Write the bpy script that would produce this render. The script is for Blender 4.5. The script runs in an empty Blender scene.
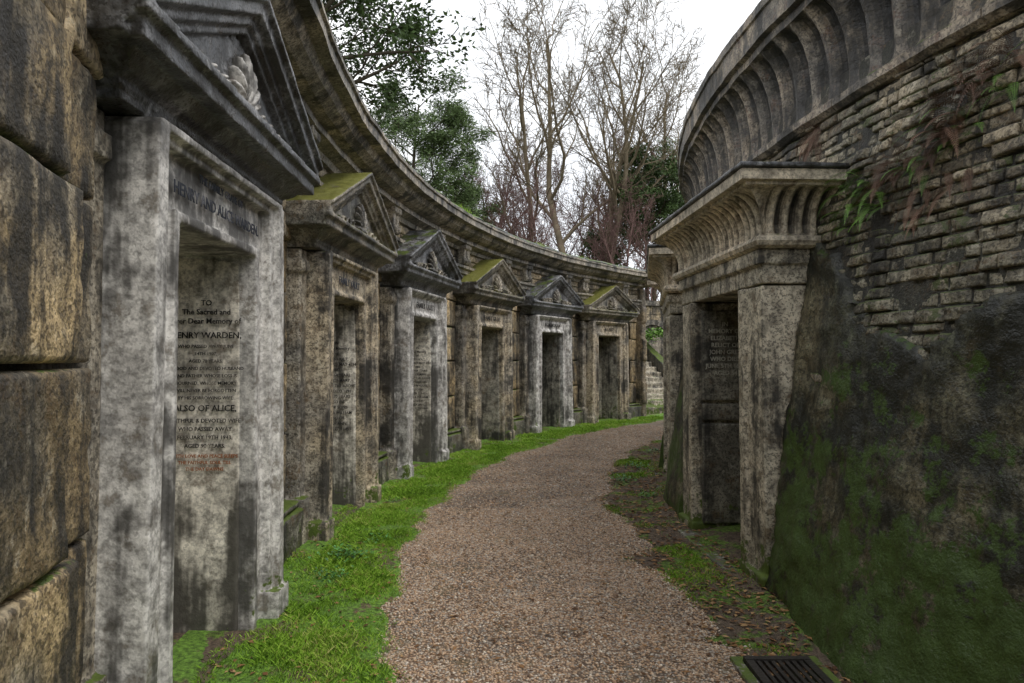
import bpy, bmesh, math, random
import numpy as np
from mathutils import Vector, Matrix, noise as mn
R=math.radians
rnd=random.Random(7); rg=np.random.default_rng(11)
CX,CY=15.2,6.2
scene=bpy.context.scene
def nz(x,y,z,s=1.0): return mn.noise(Vector((x*s,y*s,z*s)))
def fbm(x,y,z,s=1.0,o=3):
    a=0;am=1
    for i in range(o):
        a+=am*mn.noise(Vector((x*s+i*7.3,y*s,z*s))); s*=2.1; am*=.5
    return a
def P(phi,r,z):
    a=R(phi); return (CX-r*math.cos(a), CY+r*math.sin(a), z)

# ------------------------------------------------------------ materials
def newmat(name):
    m=bpy.data.materials.new(name); m.use_nodes=True
    nt=m.node_tree; b=nt.nodes['Principled BSDF']
    return m,nt,b
class NT:
    def __init__(s,nt): s.nt=nt; s.L=nt.links
    def n(s,t,**k):
        x=s.nt.nodes.new(t)
        for a,v in k.items(): setattr(x,a,v)
        return x
    def inp(s,sock,v):
        if isinstance(v,bpy.types.NodeSocket): s.L.new(v,sock)
        else:
            if sock.type=='RGBA' and len(v)==3: v=(*v,1)
            sock.default_value=v
    def noise(s,vec,scale,detail=4,rough=.6,dist=0):
        x=s.n('ShaderNodeTexNoise'); s.inp(x.inputs['Vector'],vec)
        x.inputs['Scale'].default_value=scale; x.inputs['Detail'].default_value=detail
        x.inputs['Roughness'].default_value=rough; x.inputs['Distortion'].default_value=dist
        return x.outputs['Fac']
    def map(s,v,a,b,c=0.,d=1.):
        x=s.n('ShaderNodeMapRange',interpolation_type='SMOOTHSTEP'); s.inp(x.inputs[0],v)
        for i,q in enumerate((a,b,c,d)): x.inputs[i+1].default_value=q
        return x.outputs[0]
    def m(s,op,a,b=0.):
        x=s.n('ShaderNodeMath',operation=op); s.inp(x.inputs[0],a); s.inp(x.inputs[1],b); return x.outputs[0]
    def mix(s,f,a,b,bt='MIX'):
        x=s.n('ShaderNodeMix',data_type='RGBA',blend_type=bt)
        s.inp(x.inputs[0],f); s.inp(x.inputs[6],a); s.inp(x.inputs[7],b); return x.outputs[2]
    def val(s,v):
        x=s.n('ShaderNodeCombineColor'); 
        for i in range(3): s.inp(x.inputs[i],v)
        return x.outputs[0]
    def scaled(s,vec,sc):
        x=s.n('ShaderNodeMapping'); s.inp(x.inputs[0],vec); x.inputs['Scale'].default_value=sc; return x.outputs[0]
    def tint(s):
        x=s.n('ShaderNodeAttribute'); x.attribute_name='tint'; return x.outputs['Fac']
    def bump(s,h,st,dist=.02):
        x=s.n('ShaderNodeBump'); s.inp(x.inputs['Height'],h); x.inputs['Strength'].default_value=st
        x.inputs['Distance'].default_value=dist
        return x.outputs[0]

def stone(name,base,alt,dark=(.028,.026,.023),soot=.5,moss=.3,lichen=.35,bump=.6,rough=.8,mosscol=(.09,.13,.02),lowmoss=.4,pale=(.55,.52,.43),usetint=True,pits=.6,zdark=None,sharp=.065,lowz=.7,brown=.5,browncol=(.20,.13,.065),mossc=2.2):
    m,nt,b=newmat(name); N=NT(nt)
    vec=N.n('ShaderNodeTexCoord').outputs['Object']
    geo=N.n('ShaderNodeNewGeometry')
    sp=N.n('ShaderNodeSeparateXYZ'); N.inp(sp.inputs[0],geo.outputs['Position'])
    sn=N.n('ShaderNodeSeparateXYZ'); N.inp(sn.inputs[0],geo.outputs['Normal'])
    n1=N.noise(vec,1.6,2,.65)
    col=N.mix(N.map(n1,.42,.60),base,alt)
    n2=N.noise(vec,14,3,.75)
    col=N.mix(1.0,col,N.val(N.map(n2,.30,.70,.5,1.45)),'MULTIPLY')
    if usetint: col=N.mix(1.0,col,N.val(N.m('ADD',N.m('MULTIPLY',N.tint(),.9),.55)),'MULTIPLY')
    n3=N.noise(vec,7,5,.78)
    col=N.mix(N.m('MULTIPLY',N.map(n3,.57,.62),lichen),col,pale)
    col=N.mix(N.m('MULTIPLY',N.map(n3,.46,.36),brown),col,browncol)
    st=N.noise(N.scaled(vec,(4.5,4.5,.4)),1.0,4,.72)
    sm=N.noise(vec,2.4,4,.75)
    sf=N.m('ADD',N.m('MULTIPLY',st,.55),N.m('MULTIPLY',sm,.5))
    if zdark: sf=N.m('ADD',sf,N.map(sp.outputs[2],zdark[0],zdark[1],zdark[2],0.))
    thr=.80-.5*soot
    sfac=N.map(sf,thr-sharp,thr+sharp,0.,.93)
    col=N.mix(sfac,col,dark)
    if pits:
        n4=N.noise(vec,50,1,.7)
        col=N.mix(N.m('MULTIPLY',N.map(n4,.53,.60),pits),col,dark)
    if usetint=='groove_shade': col=N.mix(1.0,col,N.val(N.map(N.tint(),0,.5,.12,1.)),'MULTIPLY')  # painted occlusion: low-tint rib grooves get a darker base colour
    mf=N.m('ADD',N.m('MULTIPLY',N.map(sn.outputs[2],.25,.95),moss),N.map(sp.outputs[2],.0,lowz,lowmoss,0.))
    mnz=N.noise(vec,5 if mossc<2.5 else 2.6,4 if mossc<2.5 else 6,.78)
    mfac=N.map(N.m('ADD',mf,N.m('MULTIPLY',N.m('SUBTRACT',mnz,.5),mossc)),.45,.62)
    mcol=N.mix(n2,tuple(c*.3 for c in mosscol),tuple(c*1.7 for c in mosscol))
    col=N.mix(mfac,col,mcol)
    nt.links.new(col,b.inputs['Base Color'])
    nt.links.new(N.map(n3,.35,.65,rough-.25,rough+.1),b.inputs['Roughness'])
    h=N.m('ADD',N.noise(vec,9,5,.7),N.m('MULTIPLY',N.noise(vec,60,1,.7),.3))
    nt.links.new(N.bump(h,bump,.028),b.inputs['Normal'])
    return m

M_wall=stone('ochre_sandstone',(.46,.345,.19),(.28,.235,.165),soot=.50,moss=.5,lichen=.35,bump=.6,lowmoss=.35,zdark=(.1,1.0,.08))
M_wallup=stone('weathered_sandstone',(.54,.42,.26),(.38,.32,.24),soot=.46,moss=.7,lichen=.4,bump=.6,lowmoss=0)
M_framA=stone('pale_grey_marble',(.66,.635,.60),(.46,.44,.415),dark=(.07,.066,.06),soot=.49,moss=.25,lichen=.45,bump=.2,rough=.65,lowmoss=.35,pale=(.78,.76,.72),usetint=False,pits=.3,brown=.35,browncol=(.25,.19,.12))
M_framB=stone('ochre_frame_stone',(.54,.45,.32),(.36,.32,.26),soot=.47,moss=.3,lichen=.4,bump=.4,lowmoss=.4,usetint=False)
M_dark=stone('soot_black_stone',(.26,.26,.27),(.11,.115,.125),soot=.51,moss=.45,lichen=.5,bump=.45,rough=.5,lowmoss=.3,usetint=False,pale=(.46,.46,.46),mosscol=(.08,.11,.02),brown=.2)
M_pier=stone('stained_pier_stone',(.42,.37,.29),(.24,.22,.19),soot=.52,moss=.45,lichen=.5,bump=.45,rough=.6,lowmoss=.3,usetint=False,pale=(.5,.47,.4))
M_mossd=stone('mossy_black_stone',(.32,.28,.22),(.14,.135,.115),soot=.5,moss=.85,lichen=.45,bump=.5,rough=.6,lowmoss=.3,usetint=False,pale=(.45,.45,.38),mosscol=(.16,.16,.035))
M_corn=stone('grey_cornice_stone',(.44,.38,.30),(.24,.22,.185),soot=.50,moss=.6,lichen=.4,bump=.5,rough=.65,lowmoss=0,usetint=False)
M_cornD=stone('dark_cornice_stone',(.34,.28,.21),(.17,.15,.125),soot=.53,moss=.6,lichen=.4,bump=.5,rough=.65,lowmoss=0,usetint='groove_shade',pale=(.45,.41,.34),browncol=(.17,.08,.04))  # shade of the rib grooves is painted into the colour
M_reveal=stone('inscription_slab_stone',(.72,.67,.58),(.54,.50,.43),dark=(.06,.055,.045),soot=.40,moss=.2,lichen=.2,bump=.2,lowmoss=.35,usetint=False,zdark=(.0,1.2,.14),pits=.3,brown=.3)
M_revD=stone('stained_slab_stone',(.38,.35,.29),(.24,.225,.19),soot=.46,moss=.3,lichen=.3,bump=.3,lowmoss=.4,usetint=False,pits=.4)
M_plinth=stone('damp_plinth_stone',(.22,.20,.16),(.12,.115,.095),soot=.48,moss=.8,lichen=.4,bump=.7,rough=.55,lowmoss=.4)
M_brick=stone('weathered_brick',(.37,.31,.22),(.21,.19,.14),soot=.44,moss=.5,lichen=.45,bump=.8,lowmoss=.36,lowz=9,pale=(.46,.43,.36),mosscol=(.085,.10,.04))
M_mortar=stone('dark_mortar',(.09,.08,.06),(.045,.045,.035),soot=.5,moss=.5,bump=.8,lowmoss=.2,usetint=False)
M_rend=stone('algae_covered_render',(.16,.14,.085),(.06,.06,.038),dark=(.011,.012,.008),soot=.58,moss=.3,lichen=.5,bump=.65,rough=.6,lowmoss=.70,lowz=2.7,usetint=False,pale=(.20,.21,.14),mosscol=(.045,.078,.013),sharp=.08,brown=.4,browncol=(.12,.085,.04),mossc=3.0)
M_cornR=stone('pale_cornice_stone',(.72,.61,.46),(.50,.44,.34),soot=.36,moss=.3,lichen=.3,bump=.2,lowmoss=0,usetint='groove_shade',pits=.35)  # rib grooves carry painted shade, read from tint
M_jambR=stone('lichened_jamb_stone',(.55,.49,.38),(.36,.325,.25),soot=.45,moss=.3,lichen=.5,bump=.4,lowmoss=.6,usetint=False)
M_slabR=stone('dark_inscription_slab',(.27,.25,.20),(.16,.15,.12),soot=.42,moss=.3,lichen=.6,bump=.3,lowmoss=.4,usetint=False,pale=(.38,.37,.32))
M_slate=stone('mossy_roof_slab',(.11,.115,.12),(.06,.062,.067),soot=.4,moss=.62,bump=.6,rough=.6,lowmoss=0,usetint=False)

def simple(name,col,rough=.8,var=.5,metal=0,bump=0,scale=8,spec=.5):
    m,nt,b=newmat(name); N=NT(nt)
    vec=N.n('ShaderNodeTexCoord').outputs['Object']
    c=N.mix(N.noise(vec,scale,1,.6),tuple(x*(1-var) for x in col),tuple(x*(1+var) for x in col))
    c=N.mix(1.0,c,N.val(N.m('ADD',N.m('MULTIPLY',N.tint(),1.1),.45)),'MULTIPLY')
    nt.links.new(c,b.inputs['Base Color']); b.inputs['Roughness'].default_value=rough; b.inputs['Metallic'].default_value=metal
    b.inputs['Specular IOR Level'].default_value=spec
    if bump: nt.links.new(N.bump(N.noise(vec,30,3,.7),bump,.02),b.inputs['Normal'])
    return m
M_iron=simple('rusty_iron',(.04,.034,.03),.5,.5,.3,bump=.4)
M_door=simple('dark_painted_door',(.015,.018,.028),.45,.5,bump=.2)
M_bark=simple('grey_bark',(.20,.165,.115),.9,.5,scale=2,spec=0)
M_bark2=simple('dark_bark',(.10,.085,.065),.9,.4,scale=3,spec=0)
M_leafD=simple('evergreen_leaves',(.06,.10,.03),.5,.4,scale=.6,spec=.2)
M_leafP=simple('pine_needles',(.12,.17,.075),.7,.4,scale=.5,spec=0)
M_twig=simple('brown_twigs',(.17,.11,.10),.9,.4,scale=.5,spec=0)
M_fern=simple('fern_green',(.14,.28,.04),.6,.4)
M_fernR=simple('dead_fern_brown',(.19,.11,.075),.8,.4)
M_weed=simple('weed_leaves',(.07,.20,.04),.5,.4)
def leafmat(name,cols):
    m,nt,b=newmat(name); N=NT(nt)
    cr=N.n('ShaderNodeValToRGB'); N.inp(cr.inputs[0],N.tint())
    e=cr.color_ramp.elements
    while len(e)<len(cols): e.new(.5)
    for i,c in enumerate(cols): e[i].position=i/(len(cols)-1); e[i].color=(*c,1)
    nt.links.new(cr.outputs[0],b.inputs['Base Color']); b.inputs['Roughness'].default_value=.75; b.inputs['Specular IOR Level'].default_value=.2
    return m
M_grass=leafmat('grass_blades',[(.08,.15,.015),(.16,.31,.025),(.24,.43,.04),(.32,.50,.06),(.44,.42,.15)])
M_litter=leafmat('dead_leaves',[(.06,.03,.018),(.16,.08,.035),(.28,.15,.065),(.42,.27,.13)])
GC=[(.15,.095,.062),(.34,.22,.14),(.51,.345,.22),(.62,.44,.30),(.62,.50,.38),(.40,.36,.32),(.85,.76,.64)]
M_peb=leafmat('gravel_pebbles',GC)

def gravelmat():
    m,nt,b=newmat('gravel'); N=NT(nt)
    vec=N.n('ShaderNodeTexCoord').outputs['Object']
    v=N.n('ShaderNodeTexVoronoi'); N.inp(v.inputs['Vector'],vec); v.inputs['Scale'].default_value=58
    sc=N.n('ShaderNodeSeparateColor'); N.inp(sc.inputs[0],v.outputs['Color'])
    cr=N.n('ShaderNodeValToRGB'); N.inp(cr.inputs[0],sc.outputs[0]); e=cr.color_ramp.elements
    while len(e)<len(GC): e.new(.5)
    for i,c in enumerate(GC): e[i].position=i/6; e[i].color=(*c,1)
    col=N.mix(N.map(v.outputs['Distance'],.4,.7),cr.outputs[0],(.14,.092,.06))
    n=N.noise(vec,1.1,5,.7)
    col=N.mix(1.0,col,N.val(N.map(n,.38,.62,.6,1.15)),'MULTIPLY')
    col=N.mix(N.map(N.noise(vec,2.6,5,.75),.52,.66,0,.6),col,(.16,.13,.065))
    nt.links.new(col,b.inputs['Base Color']); b.inputs['Roughness'].default_value=.7
    h=N.m('ADD',N.map(v.outputs['Distance'],.7,.0),N.m('MULTIPLY',n,.6))
    nt.links.new(N.bump(h,.9,.012),b.inputs['Normal'])
    return m
M_gravel=gravelmat()
def soilmat(name,a,bc,g,gthr):
    m,nt,b=newmat(name); N=NT(nt)
    vec=N.n('ShaderNodeTexCoord').outputs['Object']
    col=N.mix(N.noise(vec,6,4,.7),a,bc)
    n35=N.noise(vec,35,3,.7)
    col=N.mix(1.0,col,N.val(N.map(n35,.3,.7,.5,1.5)),'MULTIPLY')
    gc=N.mix(N.map(n35,.3,.7),tuple(c*.5 for c in g),tuple(c*1.6 for c in g))
    col=N.mix(N.map(N.noise(vec,2.4,5,.78),gthr,gthr+.07),col,gc)
    nt.links.new(col,b.inputs['Base Color']); b.inputs['Roughness'].default_value=.85
    nt.links.new(N.bump(N.noise(vec,16,5,.8),1.0,.04),b.inputs['Normal'])
    return m
M_soil=soilmat('dark_soil',(.07,.05,.035),(.20,.145,.10),(.11,.18,.025),.50)
M_turf=soilmat('mossy_turf',(.12,.085,.05),(.19,.15,.08),(.13,.25,.03),.40)
M_hill=soilmat('woodland_floor',(.06,.045,.03),(.12,.085,.05),(.07,.11,.025),.5)

# ------------------------------------------------------------ mesh helpers
class Acc:
    def __init__(s): s.v=[]; s.f=[]; s.t=[]
    def add(s,vs,fs,t=.5):
        o=len(s.v); s.v+= [tuple(x) for x in vs]; s.f+= [tuple(i+o for i in f) for f in fs]; s.t+= (list(t) if isinstance(t,list) else [t]*len(fs))
    def build(s,name,mat,parent=None,smooth=False,recalc=True):
        me=bpy.data.meshes.new(name); me.from_pydata(s.v,[],s.f); 
        if recalc:
            bm=bmesh.new(); bm.from_mesh(me); bmesh.ops.recalc_face_normals(bm,faces=bm.faces); bm.to_mesh(me); bm.free()
        a=me.attributes.new('tint','FLOAT','FACE'); a.data.foreach_set('value',s.t)
        me.materials.append(mat)
        if smooth: me.polygons.foreach_set('use_smooth',[True]*len(me.polygons))
        ob=bpy.data.objects.new(name,me); scene.collection.objects.link(ob)
        if parent: ob.parent=parent
        return ob
def npmesh(name,v,f,t,mat,parent=None,smooth=False):
    me=bpy.data.meshes.new(name); nf,k=f.shape
    me.vertices.add(len(v)); me.vertices.foreach_set('co',v.astype(np.float32).ravel())
    me.loops.add(nf*k); me.loops.foreach_set('vertex_index',f.astype(np.int32).ravel())
    me.polygons.add(nf); me.polygons.foreach_set('loop_start',np.arange(0,nf*k,k,dtype=np.int32))
    try: me.polygons.foreach_set('loop_total',np.full(nf,k,dtype=np.int32))
    except Exception: pass
    me.update(calc_edges=True)
    a=me.attributes.new('tint','FLOAT','FACE'); a.data.foreach_set('value',t.astype(np.float32))
    me.materials.append(mat)
    if smooth: me.polygons.foreach_set('use_smooth',np.ones(nf,dtype=bool))
    ob=bpy.data.objects.new(name,me); scene.collection.objects.link(ob)
    if parent: ob.parent=parent
    return ob
def empty(name,loc=(0,0,0)):
    e=bpy.data.objects.new(name,None); e.empty_display_size=.3; scene.collection.objects.link(e); return e
class Fr:
    def __init__(s,phi,r,side,ori=None):
        a=R(phi); s.O=Vector((CX-r*math.cos(a),CY+r*math.sin(a),0))
        if ori is not None: a=R(ori)
        s.T=Vector((math.sin(a),math.cos(a),0))
        s.N=Vector((math.cos(a),-math.sin(a),0))*side; s.side=side
    def p(s,u,v,z): return s.O+s.T*u+s.N*v+Vector((0,0,z))
def polyx(A,F,poly,v0,v1,t=.5):
    n=len(poly)
    vs=[F.p(u,v0,z) for u,z in poly]+[F.p(u,v1,z) for u,z in poly]
    fs=[tuple(range(n)),tuple(range(2*n-1,n-1,-1))]+[(i,(i+1)%n,n+(i+1)%n,n+i) for i in range(n)]
    A.add(vs,fs,t)
def box(A,F,u0,u1,v0,v1,z0,z1,t=.5): polyx(A,F,[(u0,z0),(u1,z0),(u1,z1),(u0,z1)],v0,v1,t)
def sweep3(A,F,prof,u0,u1,vb,vf,period=.1,amp=0,step=None,t=.5):
    path=[]; 
    def seg(a,b,nrm):
        L=math.dist(a,b); n=max(1,int(L/step)) if step else 1
        pp=L/max(1,round(L/period))
        for i in range(n+1):
            q=i/n; path.append(((a[0]+(b[0]-a[0])*q,a[1]+(b[1]-a[1])*q),nrm,math.cos(math.pi*L*q/pp), i in(0,n)))
    seg((u0,vb),(u0,vf),(-1,0)); seg((u0,vf),(u1,vf),(0,1)); seg((u1,vf),(u1,vb),(1,0))
    pts=[]
    for i,(p,nr,s,e) in enumerate(path):
        if pts and math.dist(p,pts[-1][0])<1e-6:
            pts[-1]=(p,(pts[-1][1][0]+nr[0],pts[-1][1][1]+nr[1]),0,True); continue
        pts.append((p,nr,s,e))
    n=len(prof); vs=[]; fs=[]; ts=[]
    for (p,nr,s,e) in pts:
        for (o,z,w) in prof:
            oo=o-(0 if e else amp*w*abs(s)**2.5)
            vs.append(F.p(p[0]+nr[0]*oo,p[1]+nr[1]*oo,z))
    for i in range(len(pts)-1):
        for j in range(n):
            k=(j+1)%n; fs.append((i*n+j,i*n+k,(i+1)*n+k,(i+1)*n+j))
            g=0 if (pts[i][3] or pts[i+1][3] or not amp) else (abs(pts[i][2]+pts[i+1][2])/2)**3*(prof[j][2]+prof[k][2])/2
            ts.append(.5-.47*min(1,g))  # tint falls with groove depth, painting shade between the ribs
    fs.append(tuple(range(n))); l=(len(pts)-1)*n; fs.append(tuple(range(l+n-1,l-1,-1))); ts+=[.5,.5]
    A.add(vs,fs,ts)
def ellips(A,c,ax,t=.5,nu=8,nv=6):
    vs=[];fs=[]
    for i in range(nv+1):
        th=math.pi*i/nv
        for j in range(nu):
            ph=2*math.pi*j/nu
            vs.append(c+ax[0]*(math.sin(th)*math.cos(ph))+ax[1]*(math.sin(th)*math.sin(ph))+ax[2]*math.cos(th))
    for i in range(nv):
        for j in range(nu):
            fs.append((i*nu+j,i*nu+(j+1)%nu,(i+1)*nu+(j+1)%nu,(i+1)*nu+j))
    A.add(vs,fs,t)
ctex=bpy.data.textures.new('wear','CLOUDS'); ctex.noise_scale=.16; ctex.noise_depth=4
def weather(ob,vox,st):
    m=ob.modifiers.new('r','REMESH'); m.mode='VOXEL'; m.voxel_size=vox; m.use_smooth_shade=True
    d=ob.modifiers.new('d','DISPLACE'); d.texture=ctex; d.strength=st; d.mid_level=.5; d.texture_coords='LOCAL'

def rblock(A,ph0,ph1,z0,z1,rf,rb,side=1,res=.06,ch=.022,amp=.012,gap=.006,t=None,hgap=None):
    """worn ashlar block following the arc; rf may be function of z"""
    rfz=rf if callable(rf) else (lambda z:rf)
    Rm=rfz((z0+z1)/2); g=math.degrees((hgap or gap)/Rm); ph0+=g; ph1-=g; z0+=gap; z1-=gap
    W=R(ph1-ph0)*Rm; H=z1-z0; nu=max(3,int(W/res)); nv=max(3,int(H/res))
    us=[0,ch*.35/W,ch/W]+[ch/W+(1-2*ch/W)*i/nu for i in range(1,nu)]+[1-ch/W,1-ch*.35/W,1]
    vsn=[0,ch*.35/H,ch/H]+[ch/H+(1-2*ch/H)*i/nv for i in range(1,nv)]+[1-ch/H,1-ch*.35/H,1]
    off=rnd.uniform(-1,1)*.006; seed=rnd.uniform(0,50)
    vs=[];fs=[]; nU=len(us); nV=len(vsn)
    for b in vsn:
        for a in us:
            ph=ph0+(ph1-ph0)*a; z=z0+H*b
            du=min(a,1-a)*W; dv=min(b,1-b)*H; d=min(du,dv)
            q=max(0,1-d/ch); dep=ch*(1-math.sqrt(max(0,1-q*q)))
            if d<1e-6: dep=ch
            x,y,_=P(ph,Rm,z)
            n_=fbm(x+seed,y,z,5,3)*amp + max(0,fbm(x,y+seed,z,11,2)-.25)*amp*2*(1 if d<ch*2 else .3)
            r=rfz(z)+side*(dep+n_+off)
            vs.append(P(ph,r,z))
    for j in range(nV-1):
        for i in range(nU-1): fs.append((j*nU+i,j*nU+i+1,(j+1)*nU+i+1,(j+1)*nU+i))
    ring=[i for i in range(nU)]+[j*nU+nU-1 for j in range(1,nV)]+[(nV-1)*nU+i for i in range(nU-2,-1,-1)]+[j*nU for j in range(nV-2,0,-1)]
    base=len(vs)
    for i in ring:
        x,y,z=vs[i]; a=math.degrees(math.atan2(y-CY,CX-x)); vs.append(P(a,rb,z))
    n=len(ring)
    for i in range(n): fs.append((ring[i],ring[(i+1)%n],base+(i+1)%n,base+i))
    A.add(vs,fs,rnd.random() if t is None else t)
def lathe(A,prof,ph0,ph1,step,side=1,amp=.006,period=0,ramp=0,joint=0,t=.5):
    Rm=prof[0][0]; n=int(R(ph1-ph0)*Rm/step); cols=[]
    for i in range(n+1): cols.append((ph0+(ph1-ph0)*i/n,0))
    if joint:
        nj=int(R(ph1-ph0)*Rm/joint)
        for k in range(1,nj):
            p=ph0+(ph1-ph0)*(k+rnd.uniform(-.1,.1))/nj; e=math.degrees(.006/Rm)
            cols+=[(p-e,0),(p,1),(p+e,0)]
        cols.sort()
    vs=[];fs=[];ts=[];m=len(prof)
    for (ph,jn) in cols:
        s=R(ph)*Rm
        for (r,z,w) in prof:
            x,y,_=P(ph,r,z)
            rr=r+fbm(x,y,z,2.5,4)*amp*1.5
            if period: rr+=side*ramp*w*abs(math.cos(math.pi*s/period))**1.6
            rr+=side*.02*jn
            vs.append(P(ph,rr,z+nz(x,y,5,1.2)*amp))
    for i in range(len(cols)-1):
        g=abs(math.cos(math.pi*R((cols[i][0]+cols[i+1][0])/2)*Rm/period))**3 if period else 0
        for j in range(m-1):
            fs.append((i*m+j,i*m+j+1,(i+1)*m+j+1,(i+1)*m+j)); ts.append(t-.45*g*(prof[j][2]+prof[j+1][2])/2)  # lower tint in grooves, for the shade painted between ribs
    A.add(vs,fs,ts)

def text(body,F,u,v,z,kind,size,mat,parent,name='inscription',spacing=1.0):
    c=bpy.data.curves.new(name,'FONT'); c.body=body; c.size=size; c.align_x='CENTER'; c.align_y='TOP'; c.extrude=.0015; c.space_line=spacing; c.resolution_u=2
    c.offset=size*.014
    ob=bpy.data.objects.new(name,c); scene.collection.objects.link(ob)
    Z=Vector((0,0,1))
    if kind=='front': X=F.T if F.side>0 else -F.T
    else: X=F.N*F.side
    M=Matrix((X,Z,X.cross(Z))).transposed().to_4x4(); M.translation=F.p(u,v,z)
    dg=bpy.context.evaluated_depsgraph_get(); me=bpy.data.meshes.new_from_object(ob.evaluated_get(dg))
    me.transform(M); bpy.data.objects.remove(ob)
    me.materials.clear(); me.materials.append(mat)
    ob=bpy.data.objects.new(name,me); scene.collection.objects.link(ob); ob.parent=parent
    return ob
def inkmat(name,ink,bg):
    m,nt,b=newmat(name); N=NT(nt); vec=N.n('ShaderNodeTexCoord').outputs['Object']
    c=N.mix(N.map(N.noise(vec,9,5,.7),.52,.66),ink,bg); nt.links.new(c,b.inputs['Base Color']); b.inputs['Roughness'].default_value=.9
    return m
M_ink=inkmat('worn_lettering',(.012,.012,.012),(.20,.18,.15))
M_ink2=inkmat('lead_lettering',(.035,.04,.055),(.15,.15,.17))
M_inkR=inkmat('rust_lettering',(.28,.09,.02),(.2,.13,.08))
M_inkW=inkmat('pale_lettering',(.50,.48,.40),(.30,.28,.24))

# ------------------------------------------------------------ left tombs
TP=[-21.7,-9.4,1.9,12.2,22.4,31.9,40.9]
RL=16.85
T2="IN\nLoving Memory\nof\nJAMES HOLT,\nWHO DIED MAY 4TH\n1882,\nAGED 64 YEARS.\nALSO OF MARY,\nWIFE OF THE ABOVE\nWHO DIED 1891\nAGED 70 YEARS.\nALSO OF\nTHEIR SONS\nJOHN & WILLIAM\nALSO OF\nELIZA ANN\nAPRIL 12TH 1899"
def tomb_left(i,phi):
    F=Fr(phi,16.925 if i==1 else RL,1,{1:-2.0,2:4.0}.get(i))
    E=empty('tomb_entrance'); near=(i in(1,2)); vox={0:.03,1:.010,2:.014}.get(i,.019); st=.005 if near else .010
    A=Acc(); B=Acc(); C=Acc(); D=Acc(); W=Acc()
    for s in(-1,1):
        polyx(A,F,[(s*.51,0),(s*.82,0),(s*.76,2.22),(s*.49,2.22)],-.68,0)
        polyx(A,F,[(s*.70,0),(s*.86,0),(s*.79,2.56),(s*.65,2.56)],-.2,.055)
        polyx(A,F,[(s*.765,0),(s*.875,0),(s*.805,2.54),(s*.715,2.54)],-.2,.09)
        polyx(A,F,[(s*.505,0),(s*.555,0),(s*.538,2.25),(s*.485,2.25)],-.2,.03)
        box(A,F,s*.68,s*.90,-.3,.115,0,.2)
        box(W,F,s*.84,s*.99,-.4,-.10,0,2.56); box(W,F,s*.84,s*1.02,-.4,-.05,0,.42)
        box(W,F,s*.85,s*1.01,-.4,-.065,2.36,2.46)
    polyx(A,F,[(-.76,2.2),(.76,2.2),(.74,2.57),(-.74,2.57)],-.68,0)
    box(A,F,-.74,.74,-.3,.055,2.49,2.565); box(A,F,-.78,.78,-.3,.09,2.53,2.565); box(A,F,-.52,.52,-.2,.03,2.20,2.25)
    box(B,F,-.96,.96,-.5,.02,2.57,2.66)
    prof=[(-.12,2.6,0),(0.0,2.6,0),(.03,2.615,0),(.03,2.65,0),(.06,2.66,0),(.09,2.68,0),(.12,2.715,0),(.19,2.72,0),(.19,2.79,0),(.225,2.80,0),(.225,2.84,0),(-.12,2.84,0)]
    sweep3(B,F,prof,-.95,.95,-.5,.0)
    box(B,F,-1.0,1.0,-.55,.0,2.64,2.83)
    sl=.42; Wd=1.17; zb=2.80
    polyx(B,F,[(-1.02,2.8),(1.02,2.8),(0,2.8+1.02*sl+.02)],-.55,.095)
    rp=[(-.6,-.02),(.135,-.02),(.135,.02),(.165,.03),(.165,.075),(.215,.085),(.215,.15),(.245,.155),(.245,.19),(-.6,.19)]
    for s in(-1,1):
        n=len(rp); vs=[]
        for u in(Wd,0.0):
            for v,dz in rp: vs.append(F.p(s*u,v,zb+(Wd-u)*sl+dz-(.06 if u>0 else 0)))
        fs=[tuple(range(n)),tuple(range(2*n-1,n-1,-1))]+[(k,(k+1)%n,n+(k+1)%n,n+k) for k in range(n)]
        B.add(vs,fs)
    for k in range(-4,5):
        a=k*R(20); L=.30-abs(k)*.035; dirv=F.T*math.sin(a)+Vector((0,0,math.cos(a)))
        pr=F.T*math.cos(a)-Vector((0,0,math.sin(a)))
        ellips(C,F.p(0,.12,2.87)+dirv*L*.60,[pr*.020,F.N*.055,dirv*L*.43])
    ellips(C,F.p(0,.12,2.88),[F.T*.05,F.N*.065,Vector((0,0,.04))])
    for s in(-1,1):
        for k,(uu,zz,rr) in enumerate([(.27,2.895,.045),(.40,2.89,.045),(.53,2.885,.035),(.64,2.875,.028)]):
            for q in range(8):
                a=q*math.pi/4; 
                ellips(C,F.p(s*uu,.11,zz)+F.T*math.cos(a)*rr+Vector((0,0,math.sin(a)*rr)),[F.T*.016,F.N*.045,Vector((0,0,.016))],nu=6,nv=4)
    fm=M_framA if i in(1,3,5) else M_framB
    weather(A.build('door_frame',fm,E),vox,st); weather(W.build('side_piers',M_pier,E),vox*1.3,st*1.4)
    weather(B.build('pediment',M_mossd if i in(2,4,6) else M_dark,E),vox,st*1.3)
    if i in(1,2,3): weather(C.build('palmette_relief',M_framA if i==1 else M_pier,E),.008 if i==1 else .012,.003)
    else: C.build('palmette_relief',M_pier,E,smooth=True)
    rv=M_reveal if i<4 else M_revD
    for s in(-1,1):
        box(D,F,s*.486,s*.60,-.85,-.06,0.0,2.19)
    box(D,F,-.62,.62,-.9,-.69,2.19,2.4)
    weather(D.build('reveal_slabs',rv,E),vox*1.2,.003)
    fl=Acc(); box(fl,F,-.5,.5,-.85,.02,-.1,.05); weather(fl.build('threshold',M_soil if i<3 else M_plinth,E),.02,.02)
    d=Acc()
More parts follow.
